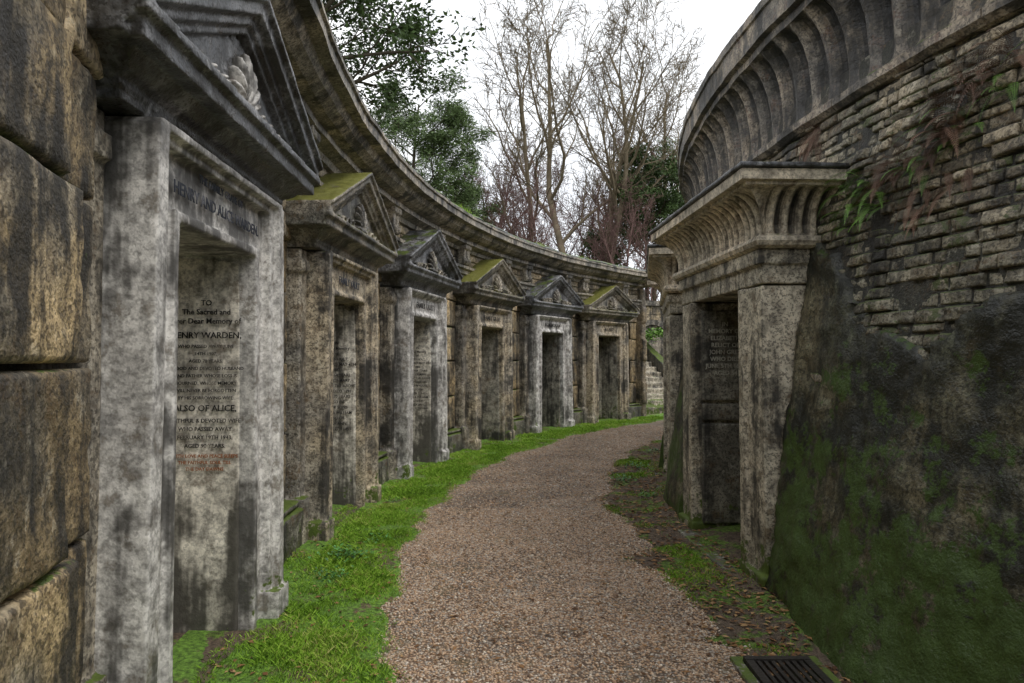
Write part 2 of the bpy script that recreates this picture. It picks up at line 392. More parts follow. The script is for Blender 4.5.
    if i==4:
        box(d,F,-.46,.46,-.75,-.56,.03,2.18)
        for zc,rz in((.42,.26),(.92,.2),(1.33,.17),(1.8,.26)):
            ellips(d,F.p(0,-.56,zc),[F.T*.34,F.N*.05,Vector((0,0,rz))],nu=20,nv=10)
        weather(d.build('stone_door',M_reveal,E),.014,.012)
    elif i!=5:
        vd=-.12
        for (z0,z1) in[(.08,.5),(.54,1.02),(1.05,1.38),(1.41,2.15)]:
            box(d,F,-.44,.44,-.52+vd,-.38+vd,z0,z1); 
        box(d,F,-.47,.47,-.6+vd,-.46+vd,.03,2.18)
        for z in(.75,1.2): box(d,F,-.3,.3,-.4+vd,-.355+vd,z-.1,z+.1)
        weather(d.build('stone_door',M_slabR if i==6 else M_reveal,E),.016,.015)
    else:
        box(d,F,-.47,.47,-.85,-.75,.03,2.18)
        for s in(-1,1):
            for(z0,z1) in[(.15,.95),(1.05,2.05)]: box(d,F,min(s*.06,s*.4),max(s*.06,s*.4),-.76,-.73,z0,z1)
        d.build('iron_door',M_door,E)
    back=Acc(); box(back,F,-.9,.9,-1.1,-.86,0,2.6)
    for s in(-1,1): box(back,F,min(s*.602,s*.84),max(s*.602,s*.84),-.86,-.5,0,2.56)
    back.build('vault_masonry',M_mortar,E)
    if i==1:
        text("THE FAMILY GRAVE OF",F,0,.02,2.478,'front',.055,M_ink2,E)
        text("HENRY AND ALICE WARDEN.",F,0,.02,2.39,'front',.08,M_ink2,E)
        V=.4755; c=-.25
        text('TO\nThe Sacred and\nEver Dear Memory of',F,V,c,1.95,'side',.044,M_ink,E,spacing=1.2)
        text('HENRY WARDEN,',F,V,c,1.765,'side',.050,M_ink,E)
        text('WHO PASSED AWAY JUNE\n14TH 1907,\nAGED 70 YEARS.\nA GOOD AND DEVOTED HUSBAND\nAND FATHER WHOSE LOSS IS\nMOURNED, WHOSE MEMORY\nWILL NEVER BE FORGOTTEN\nBY HIS SORROWING WIFE',F,V,c,1.69,'side',.0265,M_ink,E,spacing=1.6)
        text('ALSO OF ALICE,',F,V,c,1.345,'side',.050,M_ink,E)
        text('FAITHFUL & DEVOTED WIFE\nWHO PASSED AWAY\nFEBRUARY 19TH 1943,\nAGED 90 YEARS.',F,V,c,1.265,'side',.032,M_ink,E,spacing=1.5)
        text('WITH LOVE AND PEACE SLEEPS\nTHE FAITHFUL SOUL TILL\nTHE DAY DAWNS',F,V,c,1.06,'side',.0265,M_inkR,E,spacing=1.4)
    elif i==2:
        text('FAMILY VAULT',F,0,.018,2.41,'front',.1,M_ink2,E); text(T2,F,.474,-.27,1.8,'side',.044,M_ink,E,spacing=1.3)
    elif i>=3:
        text(['FAMILY VAULT','FAMILY GRAVE','IN MEMORIAM','AT REST'][i-3],F,0,.02,2.42,'front',.11,M_ink,E)
        if i==3: text(T2,F,.467,-.27,1.8,'side',.044,M_ink,E,spacing=1.3)
    return E
for i,p in enumerate(TP): tomb_left(i,p)

# ------------------------------------------------------------ left wall
EW=empty('outer_circle_wall')
hb=math.degrees(.99/17.0)
gaps=[]
ends=[-60]+[x for p in TP for x in(p-hb,p+hb)]+[46.6]
for k in range(0,len(ends),2): gaps.append((ends[k],ends[k+1]))
rows=[.42,.98,1.58,2.16,2.62]
A=Acc(); U=Acc(); PL=Acc(); BK=Acc()
for gi,(a,b) in enumerate(gaps):
    if gi==0: a=-34
    L=R(b-a)*17.15
    res=.045 if gi in(1,2) else .09
    for k in range(len(rows)-1):
        z0,z1=rows[k],rows[k+1]
        m=max(1,round((L-.54)/.8)); e_=.27+(.08 if k%2 else 0)
        w=[e_]+[(L-2*e_)/m]*m+[e_]
        x=0
        for q,ww in enumerate(w):
            p0=a+math.degrees(x/17.15); p1=a+math.degrees((x+ww)/17.15)
            edge=(q in(0,len(w)-1))
            rblock(A,p0,p1,z0,z1,17.12 if edge else 17.06,17.35,1,res=res,ch=.018 if edge else .024,amp=.010,gap=.010,t=rnd.random()*(.7 if edge else 1))
            x+=ww
    rblock(PL,a,b,-.05,.36,16.97,17.3,1,res=.08,ch=.03,amp=.02); rblock(PL,a,b,.36,.42,17.0,17.3,1,res=.08,ch=.02,amp=.01)
    lathe(BK,[(17.17,0,0),(17.17,2.64,0)],a,b,.2)
x=-34.
while x<46.5:
    w=min(rnd.uniform(.65,.95),R(46.6-x)*17.15)
    if w<.25: break
    p1=x+math.degrees(w/17.15)
    rblock(U,x,p1,2.62,2.84,17.10,17.35,1,res=.07,ch=.02,amp=.010); rblock(U,x+.0,p1,2.84,3.04,17.10,17.35,1,res=.07,ch=.02,amp=.010)
    x=p1
lathe(BK,[(17.17,2.6,0),(17.17,3.1,0)],-60,46.6,.2)
for (z0,z1) in((3.24,3.38),(3.38,3.52)):
    x=-34.+rnd.uniform(0,1)
    while x<46.2:
        p1=x+math.degrees(rnd.uniform(.3,.6)/17.1); p1=min(p1,46.6)
        rblock(U,x,p1,z0,z1,17.075,17.2,1,res=.08,ch=.012,amp=.012,gap=.005); x=p1
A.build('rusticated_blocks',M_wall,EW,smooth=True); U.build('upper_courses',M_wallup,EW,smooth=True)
PL.build('plinth',M_plinth,EW,smooth=True); BK.build('mortar_core',M_mortar,EW,recalc=False)
C=Acc()
prof=[(17.2,3.03),(17.03,3.03),(17.02,3.10),(16.99,3.105),(16.99,3.17),(16.94,3.19),(16.94,3.235),(17.10,3.245)]
lathe(C,[(r,z,0) for r,z in prof],-60,46.6,.09,joint=.95,amp=.008)
prof=[(17.10,3.50),(17.02,3.505),(17.0,3.56),(16.90,3.60),(16.88,3.605),(16.88,3.67),(16.78,3.69),(16.70,3.74),(16.66,3.80),(16.60,3.81),(16.57,3.815),(16.57,3.90),(16.545,3.91),(16.545,3.945),(16.57,3.955)]
lathe(C,[(r,z,0) for r,z in prof],-60,46.6,.07,joint=1.1,amp=.010)
C.build('cornice',M_corn,EW)
Rf=Acc(); lathe(Rf,[(16.56,3.957,0),(16.6,4.0,0),(16.9,4.06,0),(17.4,4.16,0),(18.4,4.22,0),(19.5,4.0,0)],-60,46.6,.12,amp=.03); Rf.build('roof',M_slate,EW,smooth=True)
Bk=Acc()
for i,p in enumerate(TP):
    for dp in(-3.4,-2.9,2.9,3.4):
        F=Fr(p+dp,17.1,1)
        box(Bk,F,-.05,.05,-.05,.17,3.26,3.6); box(Bk,F,-.065,.065,-.05,.20,3.52,3.6); ellips(Bk,F.p(0,.17,3.32),[F.T*.05,F.N*.04,Vector((0,0,.05))])
weather(Bk.build('brackets',M_corn,EW),.014,.01)
F=Fr(46.6,16.9,1); En=Acc()
z=0
for k,z1 in enumerate([.42,.98,1.58,2.16,2.62,3.04,3.5]):
    q=.04 if k else .12
    box(En,F,-.02,.14+q*.3,-1.0+(.3 if k%2 else 0),.02 if k%2 else -.02,z+.008,z1-.008); box(En,F,-.02,.13+q*.3,-2.2,-1.02+(.3 if k%2 else 0),z+.008,z1-.008); z=z1
box(En,F,-.02,.10,-2.15,-.05,0,3.7)
box(En,F,-.02,.28,-2.4,.28,3.6,3.75); box(En,F,-.02,.40,-2.5,.36,3.75,3.93); box(En,F,-.02,.3,-2.4,.2,3.93,4.05)
weather(En.build('end_return',M_wallup,EW),.03,.02)

# ------------------------------------------------------------ right (inner circle)
EI=empty('inner_circle_wall')
RI=13.52
wR=lambda z:13.55-.15*z
RT=[-30.0,-2.45,10.9,24,37]
hR=math.degrees(.96/RI)
def inT(ph,z):
    for p in RT:
        if abs(ph-p)<hR+ .3 and z<2.42: return True
    return False
Bq=Acc(); z=1.05
while z<3.34:
    h=rnd.uniform(.052,.085); x=-40+rnd.uniform(0,1)
    while x<30:
        w=rnd.choice([.10,.11,.20,.21,.22])*rnd.uniform(.9,1.1); dph=math.degrees(w/13.2)
        if not inT(x+dph/2,z) and rnd.random()>.04:
            jr=rnd.uniform(-.022,.012); t=rnd.random()**1.3; sl=rnd.uniform(-.004,.004)
            near=-22<x<4
            if near: rblock(Bq,x,x+dph,z+sl,z+h+sl,(lambda zz,jr=jr:wR(zz)+jr),12.7,-1,res=.03,ch=.012,amp=.022,gap=.005,hgap=.008,t=t)
            else: rblock(Bq,x,x+dph,z+sl,z+h+sl,(lambda zz,jr=jr:wR(zz)+jr),12.7,-1,res=.2,ch=.012,amp=.016,gap=.005,t=t)
        x+=dph
    z+=h
Bq.build('brickwork',M_brick,EI,smooth=True)
Mo=Acc(); 
iv=[-60]+[q for p in RT for q in(p-hR,p+hR)]+[60]
for k in range(0,len(iv),2): lathe(Mo,[(wR(zz)-.024,zz,0) for zz in np.linspace(0,2.45,20)],iv[k],iv[k+1],.08,-1,amp=.008)
lathe(Mo,[(wR(zz)-.024,zz,0) for zz in np.linspace(2.44,3.6,12)],-60,60,.08,-1,amp=.008)
Mo.build('mortar_core',M_mortar,EI,recalc=False,smooth=True)
Rc=Acc()
for k in range(0,len(iv),2):
    a,b=iv[k],iv[k+1]; st=.026 if (a<0 and b>-20) else .08
    n=max(2,int(R(b-a)*13.6/st)); m=int(2.6/st); vs=[];fs=[]
    for i in range(n+1):
        ph=a+(b-a)*i/n
        for j in range(m+1):
            zz=2.6*j/m; x_,y_,_=P(ph,13.5,zz)
            top=1.84+.25*fbm(x_,y_,0,1.3,4)+.09*fbm(x_,y_,zz,9,4)+max(0,(ph+9))*.22*(1 if ph<-3 else 0)
            e=max(0,min(1,(zz-top)/.035))
            q=max(0,min(1,(-6.5-ph)/5)); bul=.24*q*max(0,1-zz/1.5)**1.5
            rr=wR(zz)+.03+bul+.035*fbm(x_,y_,zz,2.2,4)+.012*fbm(x_,y_,zz,12,4)-e*.10
            if i in(0,n): rr-=.35
            vs.append(P(ph,rr,zz))
    for i in range(n):
        for j in range(m): fs.append((i*(m+1)+j,i*(m+1)+j+1,(i+1)*(m+1)+j+1,(i+1)*(m+1)+j))
    Rc.add(vs,fs)
Rc.build('render_coat',M_rend,EI,smooth=True,recalc=False)
Cr=Acc()
prof=[(12.80,3.31,0),(13.07,3.31,0),(13.11,3.34,0),(13.11,3.39,0),(13.06,3.42,0),(13.03,3.45,.3),(13.035,3.55,1),(13.045,3.68,1),(13.065,3.82,1),(13.10,3.93,1),(13.15,4.02,1),(13.20,4.08,.7),(13.21,4.09,0),(13.21,4.15,0),(13.26,4.16,0),(13.26,4.34,0),(13.28,4.35,0),(13.28,4.42,0),(13.23,4.44,0)]
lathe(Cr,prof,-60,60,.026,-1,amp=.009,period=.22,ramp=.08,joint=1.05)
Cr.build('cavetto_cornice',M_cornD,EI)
Rr=Acc(); lathe(Rr,[(13.22,4.442,0),(13.0,4.52,0),(12.2,4.62,0),(11,4.8,0),(9,4.9,0),(4,5.2,0)],-180,180,.15,-1,amp=.03); Rr.build('roof',M_slate,EI,smooth=True)

def tomb_right(i,phi):
    F=Fr(phi,RI if i!=2 else 13.44,-1); E=empty('tomb_entrance'); near=i==1
    vox=.011 if near else (.018 if i==2 else .03)
    A=Acc();B=Acc();C=Acc()
    for s in(-1,1):
        polyx(A,F,[(s*.58,0),(s*.97,0),(s*.93,2.12),(s*.56,2.12)],-.95,0)
        polyx(A,F,[(s*.58,0),(s*.68,0),(s*.66,2.12),(s*.56,2.12)],-.3,.03)
        box(A,F,s*.56,s*.99,-.6,.035,0,.12)
    weather(A.build('jambs',M_jambR,E),vox,.012)
    box(B,F,-.95,.95,-.95,.0,2.13,2.27); box(B,F,-.97,.97,-.95,.03,2.265,2.37)
    weather(B.build('lintel',M_jambR,E),vox,.010)
    prof=[(-.14,2.37,0),(.03,2.37,0),(.06,2.385,0),(.075,2.415,0),(.06,2.445,0),(.02,2.46,0),(.02,2.475,.6),(.022,2.54,1),(.034,2.60,1),(.06,2.66,1),(.10,2.71,1),(.15,2.745,1),(.19,2.76,.6),(.195,2.765,0),(.195,2.785,0),(.235,2.79,0),(.235,2.86,0),(-.14,2.86,0)]
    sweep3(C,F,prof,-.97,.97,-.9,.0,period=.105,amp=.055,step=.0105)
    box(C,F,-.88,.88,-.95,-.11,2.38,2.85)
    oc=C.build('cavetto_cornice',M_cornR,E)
    if near:
        sb=oc.modifiers.new('d','DISPLACE'); sb.texture=ctex; sb.strength=.008; sb.mid_level=.5; sb.texture_coords='LOCAL'
    D=Acc(); box(D,F,-1.23,1.23,-.95,.255,2.866,2.90); weather(D.build('capping_slab',M_dark,E),vox,.012)
    S=Acc()
    for s in(-1,1):
        for(z0,z1) in[(.12,1.02),(1.05,1.20),(1.23,2.05)]: box(S,F,s*.53,s*.60,-.93,-.06,z0,z1)
    weather(S.build('reveal_slabs',M_slabR,E),vox,.006)
    G_=Acc(); 
    for(z0,z1) in[(.1,.5),(.53,1.2),(1.23,1.4),(1.43,2.08)]: box(G_,F,-.55,.55,-.86,-.76,z0,z1)
    box(G_,F,-.6,.6,-.98,-.84,0,2.2); weather(G_.build('stone_door',M_slabR,E),vox*1.2,.012)
    H=Acc(); box(H,F,-.7,.60,-.8,.16,-.05,.055); weather(H.build('threshold',M_reveal,E),.018,.02)
    if near:
        text("IN\nMEMORY OF\nELIZABETH\nRELICT OF\nJOHN GREY\nWHO DIED\nJUNE 5TH 1861\nAGED 54",F,.520,-.27,1.95,'side',.055,M_inkW,E,spacing=1.15)
for i,p in enumerate(RT): tomb_right(i,p)

# ------------------------------------------------------------ ground, path, verges
g=Acc(); g.add([(-600,-600,-.06),(600,-600,-.06),(600,600,-.06),(-600,600,-.06)],[(0,1,2,3)]); g.build('ground',M_hill)
def strip(name,mat,r0,r1,zf,ph0,ph1,su,sr):
    n=int(R(ph1-ph0)*15/su); vs=[];fs=[]; m=sr
    for i in range(n+1):
        ph=ph0+(ph1-ph0)*i/n
        for j in range(m+1):
            r=r0+(r1-r0)*j/m; x,y,_=P(ph,r,0); vs.append((x,y,zf(x,y,r)))
    for i in range(n):
        for j in range(m): fs.append((i*(m+1)+j,i*(m+1)+j+1,(i+1)*(m+1)+j+1,(i+1)*(m+1)+j))
    A=Acc(); A.add(vs,fs); return A.build(name,mat,smooth=True,recalc=False)
eL=lambda x,y:16.03+.22*fbm(x,y,1,.9,5)
eR=lambda x,y:14.18+.22*fbm(x,y,4,.9,5)
def zpath(x,y,r,q=0): return .02+.014*fbm(x,y,0,1.2,3)-.012*((r-15.15)/1.0)**2
def zleft(x,y,r,q=0):
    e=eL(x,y); return .005+.012*fbm(x,y,3,4,3)+min(1,max(-.6,(r-e)/.12))*.022+max(0,r-16.6)*.06
def zright(x,y,r,q=0):
    e=eR(x,y); return .005+.02*fbm(x,y,7,3,4)+min(1,max(-.6,(e-r)/.12))*.018+max(0,13.85-r)*.12
strip('gravel_path',M_gravel,14.0,16.3,zpath,-60,75,.05,36)
strip('grass_verge',M_turf,15.75,17.2,zleft,-60,75,.04,34)
strip('soil_verge',M_soil,13.1,14.6,zright,-60,75,.04,30)
def rp2xy(ph,r): a=np.radians(ph); return CX-r*np.cos(a),CY+r*np.sin(a)
def pebbles(n,ph0,ph1,s0,s1):
    ph=rg.uniform(ph0,ph1,n); r=rg.uniform(14.0,16.15,n); x,y=rp2xy(ph,r)
    z=np.array([zpath(a,b,c) for a,b,c in zip(x,y,r)])
    base=np.array([(1,0,0),(0,1,0),(-1,0,0),(0,-1,0),(0,0,1),(0,0,-1)],float)
    s=rg.uniform(s0,s1,n); V=base[None]*s[:,None,None]*rg.uniform(.6,1.3,(n,6,1))
    V=V*np.stack([rg.uniform(.7,1.3,n),rg.uniform(.7,1.3,n),rg.uniform(.4,.75,n)],1)[:,None,:]
    an=rg.uniform(0,6.28,n); c,s_=np.cos(an)[:,None],np.sin(an)[:,None]
    X=V[...,0]*c-V[...,1]*s_; Y=V[...,0]*s_+V[...,1]*c
    V=np.stack([X+x[:,None],Y+y[:,None],V[...,2]+(z+s*.15)[:,None]],-1)
    f=np.array([(0,1,4),(1,2,4),(2,3,4),(3,0,4),(1,0,5),(2,1,5),(3,2,5),(0,3,5)])
    Fc=(f[None]+6*np.arange(n)[:,None,None]).reshape(-1,3)
    return V.reshape(-1,3),Fc,np.repeat(np.clip(rg.normal(.48,.27,n),0,1),8)
v1,f1,t1=pebbles(42000,-16,4,.004,.012); v2,f2,t2=pebbles(14000,4,40,.007,.015)
npmesh('loose_gravel',np.vstack([v1,v2]),np.vstack([f1,f2+len(v1)]),np.concatenate([t1,t2]),M_peb,smooth=False)
def blades(n,ph0,ph1,r0,r1,zf,keep,h0,h1,w,tb=.5):
    ph=rg.uniform(ph0,ph1,n); r=rg.uniform(r0,r1,n); x,y=rp2xy(ph,r)
    k=np.array([keep(a,b,c) for a,b,c in zip(x,y,r)]); m=rg.random(n)<k
    x,y,r,k=x[m],y[m],r[m],k[m]; n=len(x)
    z=np.array([zf(a,b,c) for a,b,c in zip(x,y,r)])-.004
    h=rg.uniform(h0,h1,n)*(.5+.5*k); an=rg.uniform(0,6.28,n); lx=rg.normal(0,.6,n)*h; ly=rg.normal(0,.6,n)*h
    wx=np.cos(an)*w/2; wy=np.sin(an)*w/2
    V=np.stack([np.stack([x-wx,y-wy,z],1),np.stack([x+wx,y+wy,z],1),np.stack([x+wx*.7+lx*.45,y+wy*.7+ly*.45,z+h*.6],1),np.stack([x+lx,y+ly,z+h*.95],1)],1)
    F_=np.array([0,1,2,3])[None]+4*np.arange(n)[:,None]
    cl=np.array([fbm(a,b,0,1.7,3) for a,b in zip(x,y)])
    return V.reshape(-1,3),F_,np.clip(tb+cl*.4+rg.normal(0,.2,n),0,1)
def keepL(x,y,r):
    e=eL(x,y); q=(r-e+.10)/.35; c=fbm(x,y,9,2.2,4); return max(0,min(1,q))*max(.08,min(1,.85+c*1.7))*(1 if r<16.75 else .5)
def keepR(x,y,r):
    c=fbm(x,y,2,1.3,4); q=min(1,max(0,(eR(x,y)-r+.10)/.15)); return q*max(0,min(1,(c+.16)*3.0))*(.9 if r>13.75 else .3)
bl=[blades(120000,-16,6,15.75,16.98,zleft,keepL,.015,.05,.0045),blades(60000,6,22,15.8,16.95,zleft,keepL,.02,.055,.007),blades(40000,22,48,15.8,16.95,zleft,keepL,.03,.06,.011),
    blades(70000,-16,6,13.5,14.5,zright,keepR,.012,.04,.004,.42),blades(30000,6,30,13.5,14.5,zright,keepR,.02,.05,.008,.42)]
def cat(bl):
    o=0;V=[];F_=[];T=[]
    for v,f,t in bl: V.append(v);F_.append(f+o);T.append(t);o+=len(v)
    return np.vstack(V),np.vstack(F_),np.concatenate(T)
v,f,t=cat(bl); npmesh('grass',v,f,t,M_grass)
def litter(n,ph0,ph1,r0,r1,zf,s0,s1):
    ph=rg.uniform(ph0,ph1,n); r=rg.uniform(r0,r1,n); x,y=rp2xy(ph,r); z=np.array([zf(a,b,c) for a,b,c in zip(x,y,r)])+.008
    s=rg.uniform(s0,s1,n); an=rg.uniform(0,6.28,n); c,s_=np.cos(an),np.sin(an)
    P4=[(-1,0,0),(0,-.45,.25),(1,0,.1),(0,.45,.3)]; V=[]
    for a,b,h in P4:
        V.append(np.stack([x+s*(a*c-b*s_),y+s*(a*s_+b*c),z+s*h*rg.uniform(0,1.2,n)],1))
    return np.stack(V,1).reshape(-1,3),np.array([0,1,2,3])[None]+4*np.arange(n)[:,None],rg.random(n)
zmax=lambda x,y,r:max(zpath(x,y,r),zleft(x,y,r) if r>15.8 else -1,zright(x,y,r) if r<14.6 else -1)
lt=[litter(5200,-16,30,13.5,14.35,zright,.008,.032),litter(1900,-16,40,14.2,16.0,zmax,.008,.026),litter(1500,-16,40,16.0,16.95,zleft,.01,.028)]
v,f,t=cat(lt); npmesh('leaf_litter',v,f,t,M_litter)
def weed(x,y,z,s,n,name='weed_plant',mat=M_weed):
    A=Acc()
    for i in range(n):
        a=rnd.uniform(0,6.28); L=s*rnd.uniform(.25,.55); e=rnd.uniform(.2,1.1); q=rnd.gauss(0,s*.9),rnd.gauss(0,s*.9); z0=z+rnd.uniform(0,s*.7)
        d=Vector((math.cos(a)*math.cos(e),math.sin(a)*math.cos(e),math.sin(e)*.7)); p=Vector((-math.sin(a),math.cos(a),0)); b=Vector((x+q[0],y+q[1],z0)); 
        A.add([b,b+d*L*.5+p*L*.28,b+d*L-Vector((0,0,L*.1)),b+d*L*.5-p*L*.28],[(0,1,2,3)],rnd.random())
    return A.build(name,mat)
for (px,py,s,n) in [(348,562,.11,200),(330,582,.08,110),(375,545,.08,110),(622,484,.10,110),(636,470,.10,100),(655,455,.10,90),(740,560,.04,40),(790,640,.04,40),(395,505,.06,60),(650,500,.08,80)]:
    d=1093/(py-360); weed((px-512)/683*d,d,.02,s,n)
dg_=Acc(); ox,oy=1.38,3.42
def wbox(A,x0,x1,y0,y1,z0,z1,t=.5):
    A.add([(x0,y0,z0),(x1,y0,z0),(x1,y1,z0),(x0,y1,z0),(x0,y0,z1),(x1,y0,z1),(x1,y1,z1),(x0,y1,z1)],[(0,1,2,3),(4,5,6,7),(0,1,5,4),(1,2,6,5),(2,3,7,6),(3,0,4,7)],t)
wbox(dg_,ox-.17,ox+.17,oy-.17,oy-.13,.0,.05);wbox(dg_,ox-.17,ox+.17,oy+.13,oy+.17,.0,.05)
wbox(dg_,ox-.17,ox-.13,oy-.13,oy+.13,.0,.048);wbox(dg_,ox+.13,ox+.17,oy-.13,oy+.13,.0,.048)
for k in range(7): wbox(dg_,ox-.115+k*.036,ox-.095+k*.036,oy-.13,oy+.13,.0,.044)
Eg=empty('drain_grate'); dg_.build('iron_grate',M_iron,Eg)
s_=Acc(); 
for(a,b,c,d) in[(-.23,.23,-.23,-.175),(-.23,.23,.175,.22),(-.23,-.175,-.172,.172),(.175,.23,-.172,.172)]: wbox(s_,ox+a,ox+b,oy+c,oy+d,-.02,.034)
weather(s_.build('stone_surround',M_slabR,Eg),.015,.012)

# ------------------------------------------------------------ far stairs and rear wall
ES=empty('stone_staircase'); S=Acc(); S2=Acc()
dirS=Vector((-.35,.94,0)).normalized(); pS=Vector((dirS.y,-dirS.x,0)); O=Vector((4.75,20.8,0))
class G: pass
Fs=G(); Fs.p=lambda u,v,z:O+pS*u+dirS*v+Vector((0,0,z))
for k in range(11): polyx(S,Fs,[(-1.0,-.1),(1.0,-.1),(1.0,.17*(k+1)),(-1.0,.17*(k+1))],k*.30,k*.30+.33 if k<10 else 5)
weather(S.build('steps',M_jambR,ES),.03,.02)
for s in(-1,1):
    u0,u1=(1.0,1.3) if s>0 else(-1.3,-1.0)
    vs=[]
    for u in(u0,u1):
        for v_,z_ in[(-.3,-.1),(3.8,-.1),(3.8,2.3),(3.3,2.3),(0,.5),(-.3,.5)]: vs.append(Fs.p(u,v_,z_))
    S2.add(vs,[(0,1,2,3,4,5),(11,10,9,8,7,6)]+[(i,(i+1)%6,6+(i+1)%6,6+i) for i in range(6)])
weather(S2.build('stair_parapets',M_plinth,ES),.03,.02)
ER=empty('rear_retaining_wall'); A=Acc(); B=Acc()
Fw=G(); Fw.p=lambda u,v,z:Vector((2.0+u,25.2+.1*u-v,z))
z=0; 
for k in range(11):
    z1=z+.33; u=-2-rnd.random()*.4
    while u<14:
        w=rnd.uniform(.45,.8)
        if not(abs(u+w/2-3.3)<.75 and 1.6<z<2.9): box(A,Fw,u+.01,u+w-.01,-.4,rnd.uniform(-.01,.02),z+.01,z1-.01,rnd.random())
        u+=w
    z=z1
box(B,Fw,-2.5,14,-.6,.12,3.64,3.82); box(B,Fw,-2.5,14,-.45,-.05,0,3.64)
n=12
for k in range(n):
    a0=math.pi*k/n; a1=math.pi*(k+1)/n
    polyx(B,Fw,[(3.3+.62*math.cos(a0),2.3+.62*math.sin(a0)),(3.3+.82*math.cos(a0),2.3+.82*math.sin(a0)),(3.3+.82*math.cos(a1),2.3+.82*math.sin(a1)),(3.3+.62*math.cos(a1),2.3+.62*math.sin(a1))],-.1,.1)
for s in(-1,1): box(B,Fw,3.3+min(s*.62,s*.82),3.3+max(s*.62,s*.82),-.1,.1,1.6,2.3)
A.build('coursed_stone',M_wallup,ER); B.build('arch_and_coping',M_corn,ER)
for q in range(6): weed(3.6+q*.35,23.8,1.95+.1*q,.35,200,'ivy_plant',M_fern)
# ------------------------------------------------------------ hillside behind outer wall
H=Acc(); nphi=90; rs=[17.9,18.6,20,23,28,36,50,75,110]
vs=[];fs=[]
for i in range(nphi+1):
    ph=-70+(116.6)*i/nphi
    for j,r in enumerate(rs):
        x,y,_=P(ph,r,0); vs.append((x,y,3.9+.25*fbm(x,y,0,.2,3)+max(0,r-20)*.035))
for i in range(nphi):
    for j in range(len(rs)-1): fs.append((i*9+j,i*9+j+1,(i+1)*9+j+1,(i+1)*9+j))
H.add(vs,fs)
ee=[nphi*9+j for j in range(9)]
H.add([vs[k] for k in ee]+[(vs[k][0],vs[k][1],-.1) for k in ee],[(j,j+1,10+j,9+j) for j in range(8)])
vs=[];fs=[]
for i in range(25):
    x=-2+i*5
    for j in range(12):
        y=25.9+.1*(x-2)+j*j*.9; vs.append((x,y,3.55+.3*fbm(x,y,1,.15,3)*(1 if j else 0)+min(j,6)*.18))
for i in range(24):
    for j in range(11): fs.append((i*12+j,i*12+j+1,(i+1)*12+j+1,(i+1)*12+j))
H.add(vs,fs)
H.build('hillside_terrain',M_hill,smooth=True,recalc=False)

# ------------------------------------------------------------ trees
def tube(V,Fc,pts,rad,n=4):
    o=len(V)
    for i,p in enumerate(pts):
        d=(pts[min(i+1,len(pts)-1)]-pts[max(i-1,0)]).normalized()
        a=d.orthogonal().normalized(); b=d.cross(a)
        for k in range(n):
            q=2*math.pi*k/n; V.append(p+(a*math.cos(q)+b*math.sin(q))*rad[i])
    for i in range(len(pts)-1):
        for k in range(n): Fc.append((o+i*n+k,o+i*n+(k+1)%n,o+(i+1)*n+(k+1)%n,o+(i+1)*n+k))
def grow(V,Fc,p,d,L,r,lev,cfg,rr,tips=None):
    nseg=9 if lev==0 else 6 if lev==1 else 5 if lev<3 else 3
    wv=cfg['w'][min(lev,len(cfg['w'])-1)]; uv=cfg['up'][min(lev,len(cfg['up'])-1)]
    pts=[p];rad=[r]; dd=d.copy()
    for i in range(nseg):
        dd=(dd+Vector((rr.gauss(0,1),rr.gauss(0,1),rr.gauss(0,.7)))*wv+Vector((0,0,uv))).normalized()
        p=p+dd*L/nseg; pts.append(p); rad.append(max(cfg['rmin'],r*(1-.75*(i+1)/nseg)))
    tube(V,Fc,pts,rad,7 if lev==0 else 5 if lev==1 else 3)
    if lev>=len(cfg['n']):
        if tips is not None: tips.append(pts[-1]); 
        return
    n=cfg['n'][lev]; n=int(n*rr.uniform(.8,1.2)+.5)
    for k in range(n):
        q=cfg['st'][lev]+(1-cfg['st'][lev])*(k+rr.random())/n; f=min(q*nseg,nseg-.01); i=int(f); b=pts[i].lerp(pts[i+1],f-i)
        dr=(pts[i+1]-pts[i]).normalized(); ax=dr.orthogonal().normalized(); ax.rotate(Matrix.Rotation(k*2.4+rr.uniform(-.5,.5),3,dr))
        ang=cfg['ang'][lev]*rr.uniform(.7,1.25); nd=(dr*math.cos(ang)+ax*math.sin(ang)).normalized()
        grow(V,Fc,b,nd,L*cfg['lr'][lev]*rr.uniform(.7,1.15)*(1.15-q*.5),max(cfg['rmin'],rad[i]*.6),lev+1,cfg,rr,tips)
cfg=dict(n=[9,7,6,5],st=[.22,.2,.15,.1],ang=[.65,.65,.65,.7],lr=[.52,.5,.48,.5],w=[.10,.16,.18,.22],up=[.05,.11,.06,.04],rmin=.0095)
def baretree(seed,H=14,multi=1,mat=M_bark):
    rr=random.Random(seed); V=[];Fc=[]
    for k in range(multi):
        d=Vector((rr.gauss(0,.10+.12*(multi>1)),rr.gauss(0,.10),1)).normalized()
        grow(V,Fc,Vector((rr.uniform(-.4,.4)*(multi>1),rr.uniform(-.4,.4)*(multi>1),-.3)),d,H*rr.uniform(.85,1),H*.013,0,cfg,rr)
    me=bpy.data.meshes.new('bare_tree'); me.from_pydata([tuple(v) for v in V],[],Fc)
    a=me.attributes.new('tint','FLOAT','FACE'); a.data.foreach_set('value',[.5]*len(Fc)); me.materials.append(mat)
    me.polygons.foreach_set('use_smooth',[True]*len(Fc)); return me
tm=[baretree(1,14,1),baretree(5,14,2),baretree(9,12,1,M_bark),baretree(12,10,2,M_twig)]
def pt(px,d): return (px-512)/683*d
